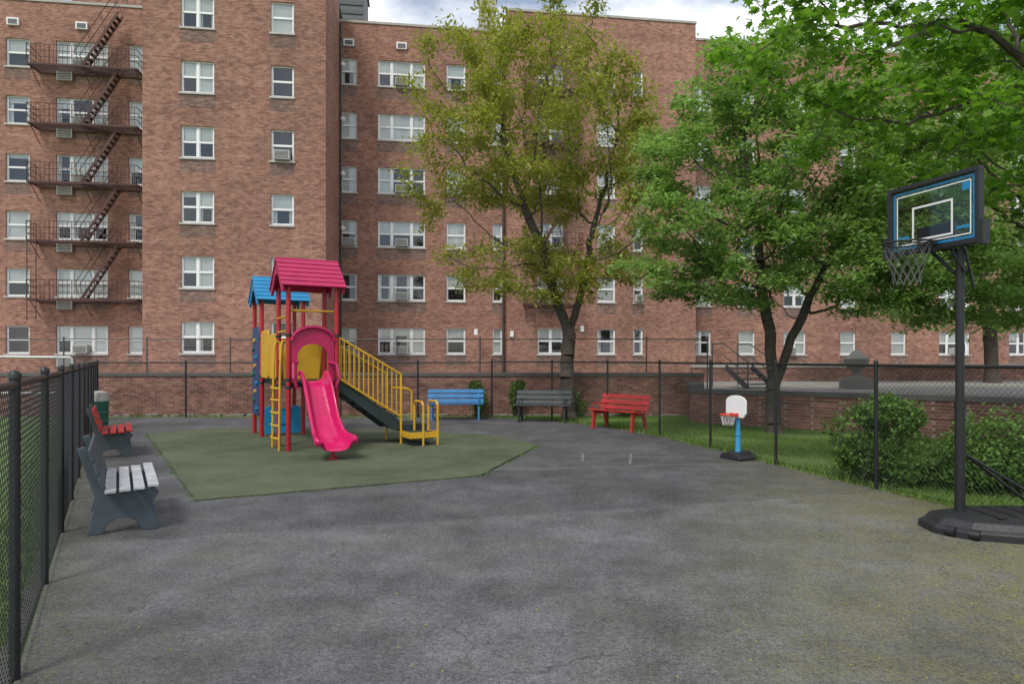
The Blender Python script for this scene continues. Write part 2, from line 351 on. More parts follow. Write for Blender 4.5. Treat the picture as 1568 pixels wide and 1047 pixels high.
# ------------------------------------------------------------------ building
BLD=empty('brick_apartment_building',(0,0,0),8)
BLD2=empty('brick_apartment_building',(0,0,0),8)
WH=1.36; ZT=[3.35+2.8*k for k in range(6)]
def facade(name,parent,u0,u1,w,z1,cols,z0=.5,seed=0,side_l=None,side_r=None):
    rnd=random.Random(seed)
    ops=[]
    for (a,b) in cols:
        for k,zt in enumerate(ZT):
            if zt<z1-.5: ops.append((a,b,zt-WH,zt,k))
    us=sorted(set([u0,u1]+[o[0] for o in ops]+[o[1] for o in ops])); zs=sorted(set([z0,z1]+[o[2] for o in ops]+[o[3] for o in ops]))
    W=MB()
    for i in range(len(us)-1):
        for j in range(len(zs)-1):
            cu=(us[i]+us[i+1])/2;cz=(zs[j]+zs[j+1])/2
            if any(o[0]<cu<o[1] and o[2]<cz<o[3] for o in ops): continue
            W.quad((us[i],w,zs[j]),(us[i+1],w,zs[j]),(us[i+1],w,zs[j+1]),(us[i],w,zs[j+1]))
    R=.16
    for a,b,c,d,k in ops:
        W.quad((a,w,c),(a,w,d),(a,w+R,d),(a,w+R,c));W.quad((b,w,d),(b,w,c),(b,w+R,c),(b,w+R,d))
        W.quad((a,w,d),(b,w,d),(b,w+R,d),(a,w+R,d));W.quad((b,w,c),(a,w,c),(a,w+R,c),(b,w+R,c))
    if side_l: W.quad((u0,w+side_l,z0),(u0,w,z0),(u0,w,z1),(u0,w+side_l,z1))
    if side_r: W.quad((u1,w,z0),(u1,w+side_r,z0),(u1,w+side_r,z1),(u1,w,z1))
    W.obj(name+'_walls',[M_brick],parent,recalc=False)
    C=MB(); C.box(u0-.04,u1+.04,w-.05,w+.35,z1,z1+.12,0)
    C.box(u0,u1,w+.35,w+8,z1-.4,z1-.3,1)
    C.obj(name+'_coping',[M_coping,M_acd],parent)
    F=MB();G=MB();CU=MB();DK=MB();SI=MB();AC=MB();SP=MB()
    for a,b,c,d,k in ops:
        wd=b-a
        SI.box(a-.06,b+.06,w-.06,w+.10,c-.075,c,0)
        if rnd.random()<.93: SP.box(a-.05,b+.05,w-.006,w+.02,c-.62,c-.077,0)
        if wd<1.25: units=[(a,b)]
        elif wd<1.7: units=[(a,(a+b)/2),((a+b)/2,b)]
        else:
            units=[(a,a+wd*.29),(a+wd*.29,b-wd*.29),(b-wd*.29,b)]
        y0=w+.085;y1=w+.15
        wincov=rnd.random()
        for ui,(p,q) in enumerate(units):
            t=.05
            F.box(p,p+t,y0,y1,c,d);F.box(q-t,q,y0,y1,c,d)
            F.box(p+t,q-t,y0,y1,d-t,d);F.box(p+t,q-t,y0,y1,c,c+t)
            mid=(c+d)/2
            F.box(p+t,q-t,y0+.008,y1-.01,mid-.028,mid+.028)
            for (s0,s1,yy) in ((mid+.028,d-t,y0+.02),(c+t,mid-.028,y0+.035)):
                F.box(p+t,p+t+.035,yy,yy+.02,s0,s1);F.box(q-t-.035,q-t,yy,yy+.02,s0,s1)
                F.box(p+t+.035,q-t-.035,yy,yy+.02,s0,s0+.035)
            G.quad((p+t,y0+.045,c+t),(q-t,y0+.045,c+t),(q-t,y0+.045,d-t),(p+t,y0+.045,d-t))
            r=wincov if rnd.random()<.7 else rnd.random()
            cov=1.0 if r<.30 else (.5 if r<.66 else rnd.uniform(.15,.45) if r<.85 else 0)
            if cov>0:
                yy=w+.165; zt=d-.02; zb=d-(d-c)*cov
                CU.quad((p+.03,yy,zb),(q-.03,yy,zb),(q-.03,yy,zt),(p+.03,yy,zt))
            if rnd.random()<.3:
                yy=w+.21; ww=(q-p)*.24
                CU.quad((p+.02,yy,c),(p+ww,yy,c),(p+ww,yy,d),(p+.02,yy,d));CU.quad((q-ww,yy,c),(q-.02,yy,c),(q-.02,yy,d),(q-ww,yy,d))
            wantac = rnd.random()<(.5 if (len(units)==3 and ui==1) else .16 if wd<1.7 and ui==0 else .05)
            if wantac:
                ca=(p+q)/2;hw=min(.33,(q-p)/2-.07)
                AC.box(ca-hw,ca+hw,w-.26,w+.10,c+.03,c+.42,0)
                for s in range(6): AC.box(ca-hw+.04,ca+hw-.04,w-.272,w-.262,c+.07+s*.055,c+.095+s*.055,1)
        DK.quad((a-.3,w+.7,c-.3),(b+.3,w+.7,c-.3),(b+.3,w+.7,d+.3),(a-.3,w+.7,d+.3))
    F.obj(name+'_window_frames',[M_white],parent);G.obj(name+'_window_glass',[M_glass],parent,recalc=False)
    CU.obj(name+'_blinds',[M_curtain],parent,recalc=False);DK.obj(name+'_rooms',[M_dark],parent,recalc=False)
    SI.obj(name+'_sills',[M_sill],parent)
    if SP.v: SP.obj(name+'_spandrels',[M_brick2],parent)
    if AC.v: AC.obj(name+'_air_conditioners',[M_ac,M_acd],parent)
facade('center_bay',BLD,-11.55,-3.95,31,20.6,[(-10.0,-8.64),(-6.28,-5.31)],side_l=5.3,side_r=5.3,seed=3)
facade('left_recess',BLD,-40,-11.5,36.3,19.2,[(-37,-36),(-34.5,-32.1),(-30.5,-29.4),(-27.5,-25.1),(-23.4,-22.2),(-19.76,-18.7),(-17.5,-15.14),(-14.17,-13.1)],seed=5)
facade('middle_recess',BLD,-4.0,4.75,36.3,19.2,[(-3.88,-3.05),(-1.97,.47),(1.6,2.6),(4.05,4.58)],seed=9)
facade('middle_block',BLD2,4.75,15.2,35.7,20.1,[(6.4,7.8),(9.65,10.65),(11.65,12.2)],seed=11,side_l=.7,side_r=2.2)
facade('right_wing',BLD2,15.2,60,37.5,20.1,[(15.6,16.9),(18.6,19.6),(21.4,22.8),(25,26),(28.3,29.3),(31.5,33.6),(36.3,37.7),(40,41),(44,46.3),(50,51)],seed=13)
V=MB()
for u,w_ in ((-19.4,36.3),(-16.3,36.3),(-3.45,36.3),(-.75,36.3),(-22.8,36.3),(7.2,35.7)):
    V.box(u-.27,u+.27,w_-.12,w_,17.95,18.3,4); V.box(u-.2,u+.2,w_-.14,w_-.122,18.0,18.22,1)
for k in range(6):
    V.box(-17.4,-16.7,36.12,36.28,ZT[k]-WH-.62,ZT[k]-WH-.14,2)
    for s in range(5): V.box(-17.35,-16.75,36.105,36.118,ZT[k]-WH-.58+s*.085,ZT[k]-WH-.54+s*.085,1)
V.tube((-3.84,36.2,.8),(-3.84,36.2,19.1),.05,3); V.tube((4.6,36.18,.8),(4.6,36.18,19.1),.06,3)
for z in (5.6,8.4,11.2,14,16.8): V.lathe([(.02,-.1),(.11,0),(.12,.08),(.02,.16)],(-3.72,35.9,z),12,4)
V.tube((-11.6,31.4,.8),(-11.6,31.4,20.5),.04,3)
for u,z in ((3.0,3.0),(8.7,3.2),(4.9,2.9)): V.box(u,u+.18,35.55,35.68,z,z+.3,4)
V.obj('wall_fixtures',[M_coping,M_acd,M_ac,M_galv,M_white],BLD)
Bk=MB(); Bk.box(-5.2,-3.2,43.5,47,19,25.5,0); Bk.box(-5.3,-3.1,43.4,47.1,25.5,25.7,1)
for s in range(7): Bk.box(-5.1,-3.3,43.44,43.49,21+s*.55,21.25+s*.55,1)
Bk.box(3.4,4.3,36.75,37.3,19.0,21.3,2); Bk.box(3.3,4.4,36.65,37.4,21.3,21.5,2)
Bk.box(-18.5,-12,40,46,18.8,21.5,3)
for s in range(10): Bk.tube((-14.5+s*.35,37,19.2),(-14.5+s*.35,37,20.2),.02,1,6)
Bk.obj('roof_bulkheads',[M_acd,M_galv,M_coping,M_brick],BLD)
# ------------------------------------------------------------------ fire escape
FE=empty('fire_escape',(0,0,0),8)
def fire_escape(parent,u0,u1,w,uR,uL,zb,n):
    m=MB(); y0=w-1.05;y1=w-.03
    for j in range(n):
        z=zb+2.8*j
        m.box(u0,u1,y0,y0+.05,z-.06,z+.03);m.box(u0,u1,y1-.05,y1,z-.06,z+.03)
        m.box(u0,u0+.05,y0+.05,y1-.05,z-.06,z+.03);m.box(u1-.05,u1,y0+.05,y1-.05,z-.06,z+.03)
        s=y0+.11
        while s<y1-.08: m.box(u0+.05,u1-.05,s,s+.03,z-.02,z); s+=.085
        for zz in (.32,.62,.92):
            m.path([(u0,y1,z+zz),(u0,y0,z+zz),(u1,y0,z+zz),(u1,y1,z+zz)],.018,n=5)
        x=u0
        while x<=u1+.01: m.tube((x,y0,z),(x,y0,z+.92),.012 if (round((x-u0)/.2)%5) else .022,n=5); x+=.2
        for x in (u0,u1):
            for yy in (y0+.3,y0+.6,y0+.85): m.tube((x,yy,z),(x,yy,z+.92),.012,n=5)
        for x in (u0+.1,(u0+u1)/2,u1-.1): m.tube((x,y0+.1,z-.04),(x,y1,z-.75),.02,n=5)
        H=2.8
        for yy in (y0+.22,y0+.72):
            m.obox(((uL+uR)/2,yy,z+H/2),((uR-uL)/2,0,H/2),(0,.012,0),Vector((-H,0,uR-uL)).normalized()*.06)
            m.tube((uL-.3,yy,z+.75),(uR-.25,yy,z+H+.75),.018,n=5)
            for t in (0,.33,.66,1): m.tube((uL+(uR-uL)*t,yy,z+H*t),(uL+(uR-uL)*t-.28,yy,z+H*t+.78),.014,n=5)
        for t in range(1,12):
            x=uL+(uR-uL)*t/12; m.box(x-.1,x+.1,y0+.23,y0+.71,z+H*t/12-.012,z+H*t/12+.012)
    for x in (u0+.05,u0+.45): m.tube((x,y0-.05,zb-1.0),(x,y0-.05,zb+2.9),.022,n=5)
    z=zb-.9
    while z<zb+2.8: m.tube((u0+.05,y0-.05,z),(u0+.45,y0-.05,z),.012,n=5); z+=.3
    m.obj('platforms_and_stairs',[M_iron],parent,recalc=False)
fire_escape(FE,-18.3,-13.4,36.3,-14.3,-16.0,4.58,5)
FE2=empty('fire_escape',(0,0,0),8); fire_escape(FE2,5.6,8.6,35.7,8.0,6.4,4.58,5)
# ------------------------------------------------------------------ benches
def bench(loc,rz,L,slat,supp,seatmat=None,style=0):
    e=empty('park_bench',(loc[0],loc[1],.006),rz); S=MB(); Q=MB()
    if style==0:
        prof=[(-.30,0),(-.15,0),(-.10,.10),(-.02,.15),(.08,.15),(.16,.10),(.2,0),(.34,0),(.30,.16),(.26,.34),(.34,.6),(.42,.86),(.35,.88),(.27,.68),(.17,.45),(.0,.41),(-.25,.43),(-.30,.38),(-.24,.28),(-.28,.14)]
        for x in (-L/2+.14,L/2-.20): S.prism(prof,(x,0,0),(0,1,0),(0,0,1),(.06,0,0))
    else:
        for x in (-L/2+.12,L/2-.17,):
            S.prism([(-.28,0),(-.20,0),(-.14,.37),(.16,.35),(.27,0),(.36,0),(.25,.40),(.36,.84),(.31,.85),(.19,.43),(-.24,.43)],(x,0,0),(0,1,0),(0,0,1),(.05,0,0))
            S.box(x-.02,x+.07,-.30,-.18,0,.015);S.box(x-.02,x+.07,.25,.38,0,.015)
            S.tube((x+.025,-.2,.43),(x+.025,-.24,.62),.016,n=6);S.tube((x+.025,-.24,.62),(x+.025,.26,.62),.018,n=6)
    sl=4
    for i in range(sl):
        y=-.29+i*.125; z=.445+(.012 if i==0 else 0)-.008*i
        Q.box(-L/2,L/2,y,y+.098,z,z+.032,1)
    for i in range(3):
        t=i/2; y=.235+t*.085; z=.53+t*.27
        Q.obox((0,y-.02,z),(L/2,0,0),Vector((0,.28,1)).normalized()*.055,Vector((0,1,-.28)).normalized()*.015,0)
    S.obj('supports',[supp],e,bevel=.008);Q.obj('slats',[slat,seatmat or slat],e,bevel=.006)
bench((-4.22,7.45),120,1.6,M_supp,M_supp,M_slatw)
bench((-7.35,12.6),120,1.5,M_redb,M_greyb)
bench((-1.62,19.55),3,1.62,M_blueb,M_blueb,style=1)
bench((.85,18.85),-10,1.55,M_greyb,M_black,style=1)
bench((2.62,16.85),-48,1.5,M_redb,M_redb,style=1)
# ------------------------------------------------------------------ trash can
T=empty('trash_can',(-10.05,16.6,0.006)); m=MB()
m.lathe([(0.001,0),(.19,0),(.2,.02),(.215,.66),(.225,.68),(.225,.72),(.2,.72)],n=24,mi=0); m.lathe([(.228,.72),(.228,.78),(.2,.92),(.1,.96),(.001,.965)],n=24,mi=1)
for z in (.2,.42): m.lathe([(.205,z),(.222,z+.015),(.222,z+.035),(.207,z+.05)],n=24,mi=0)
m.obj('body',[M_green,M_coping],T,smooth=True)
T=empty('pipe_railing'); m=MB()
m.path([(-12.7,16.0,0),(-12.7,16,1.72),(-12.6,16,1.8),(-10.6,16.4,1.78),(-10.55,16.4,1.7),(-10.55,16.4,0)],.03)
m.tube((-12.7,16,.95),(-10.55,16.4,.93),.024); m.obj('pipes',[M_galvl],T,smooth=True)
# ------------------------------------------------------------------ play structure
PS=empty('playground_structure',(-4.16,12.7,.034),30)
L=.9;T2=2.72;DZ=1.28
P=MB(); Rp=.045
for x,y,h in ((0,0,3.12),(L,0,3.12),(0,L,3.12),(L,L,3.12),(0,T2,3.05),(L,T2,3.05),(0,T2+L,3.05),(L,T2+L,3.05)):
    P.tube((x,y,0),(x,y,h),Rp,n=14)
    for z in (DZ-.12,DZ+.02,DZ+.85): P.tube((x,y,z),(x,y,z+.05),Rp+.012,1,14)
P.obj('posts',[M_red,M_blackpl],PS,smooth=True)
m=MB()
for y0,y1 in ((.03,L-.03),(L+.03,T2-.03),(T2+.03,T2+L-.03)):
    m.box(.03,L-.03,y0,y1,DZ-.05,DZ); m.box(.05,L-.05,y0+.02,y1-.02,DZ-.10,DZ-.052)
m.obj('decks',[M_deck],PS,bevel=.008)
def gable(x0,x1,y0,y1,ze,zr,mat,name):
    m=MB(); yc=(y0+y1)/2
    for sgn in (0,1):
        ye=y0 if sgn==0 else y1
        n=6
        for i in range(n):
            t0=i/n;t1=(i+1)/n
            a=Vector((0,ye+(yc-ye)*t0,ze+(zr-ze)*t0));bb=Vector((0,ye+(yc-ye)*t1,ze+(zr-ze)*t1))
            d=(bb-a);ln=d.length;d.normalize();nn=Vector((1,0,0)).cross(d)*(1 if sgn==0 else -1)
            c=(a+bb)/2+nn*(.012); dd=(d-nn*.10).normalized()
            m.obox(Vector(((x0+x1)/2,0,0))+c,((x1-x0)/2,0,0),dd*ln*.54,nn*.016)
    for x in (x0+.02,x1-.06):
        m.prism([(y0+.05,ze-.10),(y0+.16,ze-.10),(yc-.12,zr-.30),(yc+.12,zr-.30),(y1-.16,ze-.10),(y1-.05,ze-.10),(y1-.03,ze),(yc,zr-.02),(y0+.03,ze)],(x,0,0),(0,1,0),(0,0,1),(.04,0,0))
    m.tube((x0,yc,zr+.01),(x1,yc,zr+.01),.03,n=8)
    m.obj(name,[mat],PS,bevel=.006)
gable(-.15,1.05,-.16,1.06,3.06,3.62,M_magenta,'magenta_roof')
gable(-.13,1.03,T2-.14,T2+1.04,3.0,3.54,M_blue,'blue_roof')
path=[(0.05,DZ+.01),(-.10,DZ+.0),(-.22,DZ-.09),(-.40,DZ-.30),(-.62,DZ-.56),(-.85,DZ-.79),(-1.06,DZ-.95),(-1.25,DZ-1.04),(-1.42,DZ-1.08),(-1.56,DZ-1.10),(-1.62,DZ-1.13)]
sv=[];sf=[]
sec=[(-1.12,.10),(-1.13,.17),(-1.04,.20),(-.93,.17),(-.84,.09),(-.7,.025),(-.35,.0),(0,-.004),(.35,0),(.7,.025),(.84,.09),(.93,.17),(1.04,.20),(1.13,.17),(1.12,.10)]
pp=[]
for i in range(len(path)-1):
    for k in range(3):
        t=k/3; pp.append((path[i][0]*(1-t)+path[i+1][0]*t,path[i][1]*(1-t)+path[i+1][1]*t))
pp.append(path[-1])
for i,(y,z) in enumerate(pp):
    s=i/(len(pp)-1); hw=.235+.115*max(0,(s-.45)/.55)**1.3
    if s>.9: hw*=1-((s-.9)/.1)**2*.3
    i0=max(i-1,0);i1=min(i+1,len(pp)-1); ty=pp[i1][0]-pp[i0][0];tz=pp[i1][1]-pp[i0][1];l=math.hypot(ty,tz)
    wall=1.0+.15*math.sin(s*9)
    for (a,h) in sec: sv.append((.45+a*hw, y+(tz/l)*h*wall, z+(-ty/l)*h*wall))
ns=len(sec)
for i in range(len(pp)-1):
    for k in range(ns-1): sf.append((i*ns+k,i*ns+k+1,(i+1)*ns+k+1,(i+1)*ns+k))
m=MB();m.v=sv;m.f=sf;m.m=[0]*len(sf); o=m.obj('slide',[M_slide],PS,smooth=True)
sd=o.modifiers.new('s','SOLIDIFY');sd.thickness=.022;sd.offset=0
sb=o.modifiers.new('ss','SUBSURF');sb.levels=1;sb.render_levels=1
m=MB(); m.tube((.45,-1.42,0),(.45,-1.42,.18),.035); m.tube((.45,-1.42,0),(.45,-1.42,.02),.1); m.obj('slide_foot',[M_red],PS,smooth=True)
m=MB(); outer=[(.05,DZ),(.05,2.02)]+[(.45-.38*math.cos(math.pi*t/10),2.02+.26*math.sin(math.pi*t/10)) for t in range(1,10)]+[(.85,2.02),(.85,DZ)]
inner=[(.74,DZ),(.74,1.80)]+[(.45+.27*math.cos(math.pi*t/8),1.80+.2*math.sin(math.pi*t/8)) for t in range(1,8)]+[(.16,1.80),(.16,DZ)]
m.prism(outer+inner,(0,-.03,0),(1,0,0),(0,0,1),(0,.05,0))
m.path([(.05,-.05,2.05)]+[(.45-.40*math.cos(math.pi*t/10),-.05,2.04+.27*math.sin(math.pi*t/10)) for t in range(1,10)]+[(.85,-.05,2.05)],.035,n=8)
m.path([(.16,-.03,1.65),(.05,-.20,1.62),(.03,-.3,1.35),(.10,-.3,1.16)],.03);m.path([(.74,-.03,1.65),(.85,-.20,1.62),(.87,-.3,1.35),(.80,-.3,1.16)],.03)
m.obj('slide_hood',[M_magenta],PS,smooth=True)
def rpanel(m,y0,y1,z0,z1,x,th=.04,r=.12,win=None):
    m.prism([(y0,z0+r*.5),(y0+r*.5,z0),(y1-r*.5,z0),(y1,z0+r*.5),(y1,z1-r),(y1-r*.3,z1-r*.3),(y1-r,z1),(y0+r,z1),(y0+r*.3,z1-r*.3),(y0,z1-r)],(x,0,0),(0,1,0),(0,0,1),(th,0,0))
m=MB(); rpanel(m,L+.06,1.78,DZ+.02,2.22,-.02); rpanel(m,1.84,T2-.06,DZ+.02,2.32,-.03)
m.prism([(0.1,DZ+.02),(L-.1,DZ+.02),(L-.06,DZ+.5),(L-.12,2.0),(L/2,2.12),(.12,2.0),(.06,DZ+.5)],(0,L,0),(1,0,0),(0,0,1),(0,.04,0))
rpanel(m,T2+.06,T2+L-.06,DZ+.02,2.1,L-.02)
rpanel(m,L+.06,T2-.06,DZ+.02,2.15,L-.02)
m.obj('yellow_panels',[M_yellow],PS,smooth=True,bevel=.012)
m2=MB()
m2.prism([(.06,.05),(.84,.05),(.84,.62),(.72,.68),(.6,.6),(.3,.6),(.18,.68),(.06,.62)],(0,T2-.02,0),(1,0,0),(0,0,1),(0,.04,0))
m2.prism([(.15,DZ+.05),(.75,DZ+.05),(.8,1.9),(.45,2.1),(.1,1.9)],(0,T2+L-.02,0),(1,0,0),(0,0,1),(0,.04,0))
m2.tube((.45,-.0+T2,.4),(.45,-.05+T2,.4),.14,0,20)
m2.obj('blue_panels',[M_blue],PS,bevel=.01)
m=MB(); rpanel(m,T2+.06,T2+L-.06,.45,2.42,-.06,.05)
m.obj('climber_panel',[M_navy],PS,bevel=.01)
m=MB()
for i in range(9):
    y=T2+.2+.5*((i*37)%10)/10;z=.6+i*.19; m.tube((-.10,y,z),(-.05,y,z),.05,(i%3),10)
m.obj('climber_holds',[M_blue,M_green,M_yellow],PS)
m=MB()
for y in (.14,.76):
    m.path([(-.14,y,0),(-.13,y,.9),(-.12,y,1.5),(-.10,y,1.95),(-.07,y,2.06),(-.0,y,2.02),(.0,y,1.7)],.024)
for z in (.22,.46,.7,.94,1.16): m.path([(-.14,.14,z),(-.20,.3,z),(-.20,.6,z),(-.14,.76,z)],.02)
m.path([(-.03,.06,2.5),(-.03,.84,2.5)],.02); m.path([(-.03,.14,DZ+.95),(-.03,.76,DZ+.95)],.02)
m.path([(.04,.03,2.62),(.86,.03,2.62)],.02)
m.obj('yellow_ladder',[M_yellow],PS,smooth=True)
m=MB()
for (x0,y0,x1,y1) in ((L,T2,L,T2+L),(0,T2,L,T2)):
    m.tube((x0,y0,2.15),(x1,y1,2.15),.02); m.tube((x0,y0,1.35),(x1,y1,1.35),.02)
    for k in range(1,7):
        t=k/7; m.tube((x0+(x1-x0)*t,y0+(y1-y0)*t,1.35),(x0+(x1-x0)*t,y0+(y1-y0)*t,2.15),.012)
m.obj('red_barriers',[M_red],PS,smooth=True)
m=MB();y=MB();SL=1.30;zl=.42
for yy in (.06,.80):
    m.prism([(L+.03,DZ-.16),(L+.03,DZ+.02),(L+.12,DZ+.02),(L+SL,zl+.05),(L+SL,zl-.14),(L+SL-.15,zl-.14)],(0,yy,0),(1,0,0),(0,0,1),(0,.04,0))
for k in range(5):
    t=(k+.5)/5; x=L+.05+SL*t; z=DZ-(DZ-zl)*((k+1)/6); m.box(x-.13,x+.12,.10,.80,z-.03,z); m.box(x-.13,x-.115,.10,.80,z-.13,z-.03)
m.box(L+SL+.02,L+SL+.58,.03,.87,zl-.18,zl-.04)
m.obj('stair_steps',[M_deck],PS,bevel=.006)
for yy in (.02,.90):
    a0=(L+.06,yy,DZ+.84);a1=(L+SL+.02,yy,zl+.98)
    b0=(L+.06,yy,DZ+.05);b1=(L+SL+.02,yy,zl+.12)
    y.path([a0,a1],.022);y.path([b0,b1],.022)
    y.tube(b0,a0,.02); y.tube((a1[0],yy,0),a1,.024)
    for k in range(1,13):
        t=k/13; x=a0[0]+(a1[0]-a0[0])*t; y.tube((x,yy,b0[2]+(b1[2]-b0[2])*t),(x,yy,a0[2]+(a1[2]-a0[2])*t),.0125,n=6)
x0=L+SL+.02;x1=x0+.54
m=MB(); m.box(x0,x1,-.50,.0,.20,.26); m.box(x0+.03,x1-.03,-.47,-.03,.12,.199); m.box(x0+.1,x1-.1,-.42,-.1,.0,.05)
m.obj('transfer_step',[M_deck],PS,bevel=.01)
y.box(x0-.02,x1+.02,-.53,-.502,.15,.27);y.box(x0-.02,x0-.002,-.50,0,.15,.27);y.box(x1+.002,x1+.02,-.50,0,.15,.27)
for xx in (x1+.03,x1-.28):
    y.path([(xx,-.52,0),(xx,-.52,.78),(xx,-.45,.86),(xx,-.12,.86),(xx,-.05,.78),(xx,-.05,.2)],.024)
y.path([(x1+.03,.88,0),(x1+.03,.88,1.0),(x1-.05,.88,1.06),(x1-.40,.88,1.1)],.024)
y.obj('yellow_handrails',[M_yellow],PS,smooth=True)
# ------------------------------------------------------------------ toy hoop
TH=empty('toy_basketball_hoop',(3.94,11.9,.006),-62); m=MB()
m.prism([(-.22,0),(.22,0),(.25,.03),(.2,.09),(.08,.13),(-.08,.13),(-.2,.09),(-.25,.03)],(0,-.2,0),(1,0,0),(0,0,1),(0,.42,0)); m.obj('base',[M_blackpl],TH,bevel=.02)
m=MB(); m.tube((0,0,.12),(0,.0,.42),.05,0,14,r2=.042);m.tube((0,0,.42),(0,0,.80),.04,0,14,r2=.035);m.tube((0,0,.41),(0,0,.44),.056,0,14); m.obj('pole',[paint('toy_blue',(.05,.33,.62),.4)],TH,smooth=True)
m=MB(); m.prism([(-.17,.72),(.17,.72),(.23,.8),(.23,1.0)]+[(.23*math.cos(math.pi*t/8),1.0+.11*math.sin(math.pi*t/8)) for t in range(1,8)]+[(-.23,1.0),(-.23,.8)],(0,-.06,0),(1,0,0),(0,0,1),(0,.035,0)); m.obj('backboard',[M_white],TH,bevel=.01)
m=MB(); rr=.13; pts=[(rr*math.cos(2*math.pi*t/20),-.07-.04-rr+rr*math.sin(2*math.pi*t/20),.78) for t in range(21)]; m.path(pts,.015); m.box(-.07,.07,-.14,-.062,.74,.80)
m.obj('rim',[paint('toy_red',(.6,.05,.03),.4)],TH,smooth=True)
m=MB()
for t in range(10):
    for s in (1,-1):
        a=2*math.pi*t/10;b_=a+s*.5; m.tube((rr*math.cos(a),-.24+rr*math.sin(a),.77),(rr*.65*math.cos(b_),-.24+rr*.65*math.sin(b_),.60),.003,n=4)
m.obj('net',[M_white],TH)
# ------------------------------------------------------------------ large hoop
BH=empty('basketball_hoop',(4.56,6.95,.006)); 
m=MB(); m.tube((0,0,.1),(0,0,1.3),.048,0,16);m.tube((0,0,1.25),(0,0,2.85),.041,0,16); m.tube((0,0,1.24),(0,0,1.30),.055,0,16);m.tube((0,0,2.80),(0,0,2.86),.05,0,16)
m.obj('pole',[M_black],BH,smooth=True)
a_=Vector((-.36,.62,0)); c_=Vector((-.06,-.39,0)); u=(c_-a_).normalized(); nrm=Vector((u.y,-u.x,0)); 
if nrm.x>0: nrm=-nrm
bc=(a_+c_)/2; z0=2.86;z1=3.60;hw=.54
def bp(s,z,o=0): return bc+u*s+Vector((0,0,z))+nrm*o
F=MB();Gm=MB();Wm=MB()
t=.035
for s0,s1,a,b_ in ((-hw,hw,z0,z0+.05),(-hw,hw,z1-.045,z1),(-hw,-hw+.045,z0+.05,z1-.045),(hw-.045,hw,z0+.05,z1-.045)):
    F.obox(bp((s0+s1)/2,(a+b_)/2),u*(s1-s0)/2,nrm*t,Vector((0,0,(b_-a)/2)))
F.obox(bp(0,z0+.14,-.06),u*.22,nrm*.03,Vector((0,0,.13)))
F.obox(bp(hw+.02,z0+.1),u*.03,nrm*.045,Vector((0,0,.12)));F.obox(bp(-hw-.02,z0+.1),u*.03,nrm*.045,Vector((0,0,.12)))
for s in (-.12,.12):
    F.tube(Vector((0,0,2.62))+u*s*.5,bp(s,z0+.05,-.07),.02,0,8);F.tube(Vector((0,0,2.84))+u*s*.5,bp(s,z0+.22,-.07),.02,0,8)
    F.tube(Vector((.10,0,2.45))+u*s*.4,Vector((0,0,2.84))+u*s*.5,.016,0,8)
F.obj('backboard_frame',[M_black],BH,bevel=.004)
hh=hw-.045; Gm.quad(bp(-hh,z0+.05),bp(hh,z0+.05),bp(hh,z1-.045),bp(-hh,z1-.045))
Gm.obj('backboard_glass',[M_acryl],BH,recalc=False)
def strip(s0,s1,a,b_,mi,o=.006): Wm.obox(bp((s0+s1)/2,(a+b_)/2,o),u*(abs(s1-s0)/2),nrm*.0015,Vector((0,0,(b_-a)/2)),mi)
q=.062
for (e,wd,mi) in ((q,.022,1),(q+.04,.012,0)):
    strip(-hw+e,hw-e,z0+e,z0+e+wd,mi);strip(-hw+e,hw-e,z1-e-wd,z1-e,mi);strip(-hw+e,-hw+e+wd,z0+e+wd,z1-e-wd,mi);strip(hw-e-wd,hw-e,z0+e+wd,z1-e-wd,mi)
strip(-.24,.24,z0+.47,z0+.49,0);strip(-.24,.24,z0+.13,z0+.15,0);strip(-.24,-.22,z0+.15,z0+.47,0);strip(.22,.24,z0+.15,z0+.47,0)
strip(-.42,-.28,z0+.17,z0+.20,1);strip(.28,.42,z0+.17,z0+.20,1); strip(hw-.2,hw-.11,z1-.2,z1-.12,1)
Wm.obj('backboard_markings',[M_white,M_blue],BH)
rm=MB(); rc=bp(0,z0+.06,.10+.23)
pts=[rc+Vector((.225*math.cos(2*math.pi*k/28),.225*math.sin(2*math.pi*k/28),0)) for k in range(29)]
rm.path(pts,.011); rm.obox(bp(0,z0+.06,.07),u*.09,nrm*.04,Vector((0,0,.012))); rm.obox(bp(0,z0+.04,.04),u*.08,nrm*.01,Vector((0,0,.06)))
pts2=[rc+Vector((.215*math.cos(2*math.pi*k/28),.215*math.sin(2*math.pi*k/28),-.03)) for k in range(29)]; rm.path(pts2,.006)
rm.obj('rim',[M_black],BH,smooth=True)
nm=MB(); K=12; rows=[(0,.225,-.01),(1,.20,-.10),(0,.175,-.18),(1,.15,-.26),(0,.13,-.34),(1,.125,-.42)]
for i in range(len(rows)-1):
    o0,r0,h0=rows[i];o1,r1,h1=rows[i+1]
    for k in range(K):
        a=2*math.pi*(k+.5*o0)/K
        for s in (-.5,.5):
            b_=a+2*math.pi*s/K; nm.tube(rc+Vector((r0*math.cos(a),r0*math.sin(a),h0)),rc+Vector((r1*math.cos(b_),r1*math.sin(b_),h1)),.0028,n=4,cap=False)
nm.obj('net',[paint('net_grey',(.13,.13,.13),.8)],BH)
bm_=MB()
lo=[(-.30,.22),(-.34,-.12),(-.16,-.38),(.35,-.58),(.95,-.62),(1.15,-.3),(1.15,.25),(.9,.45),(.2,.42)]
lv=[(1,0),(1.0,.07),(.93,.10),(.86,.16),(.6,.20)]
cx,cy=.42,-.06;n=len(lo)
for sc_,z in lv:
    for x,y_ in lo: bm_.v.append((cx+(x-cx)*sc_,cy+(y_-cy)*sc_,z))
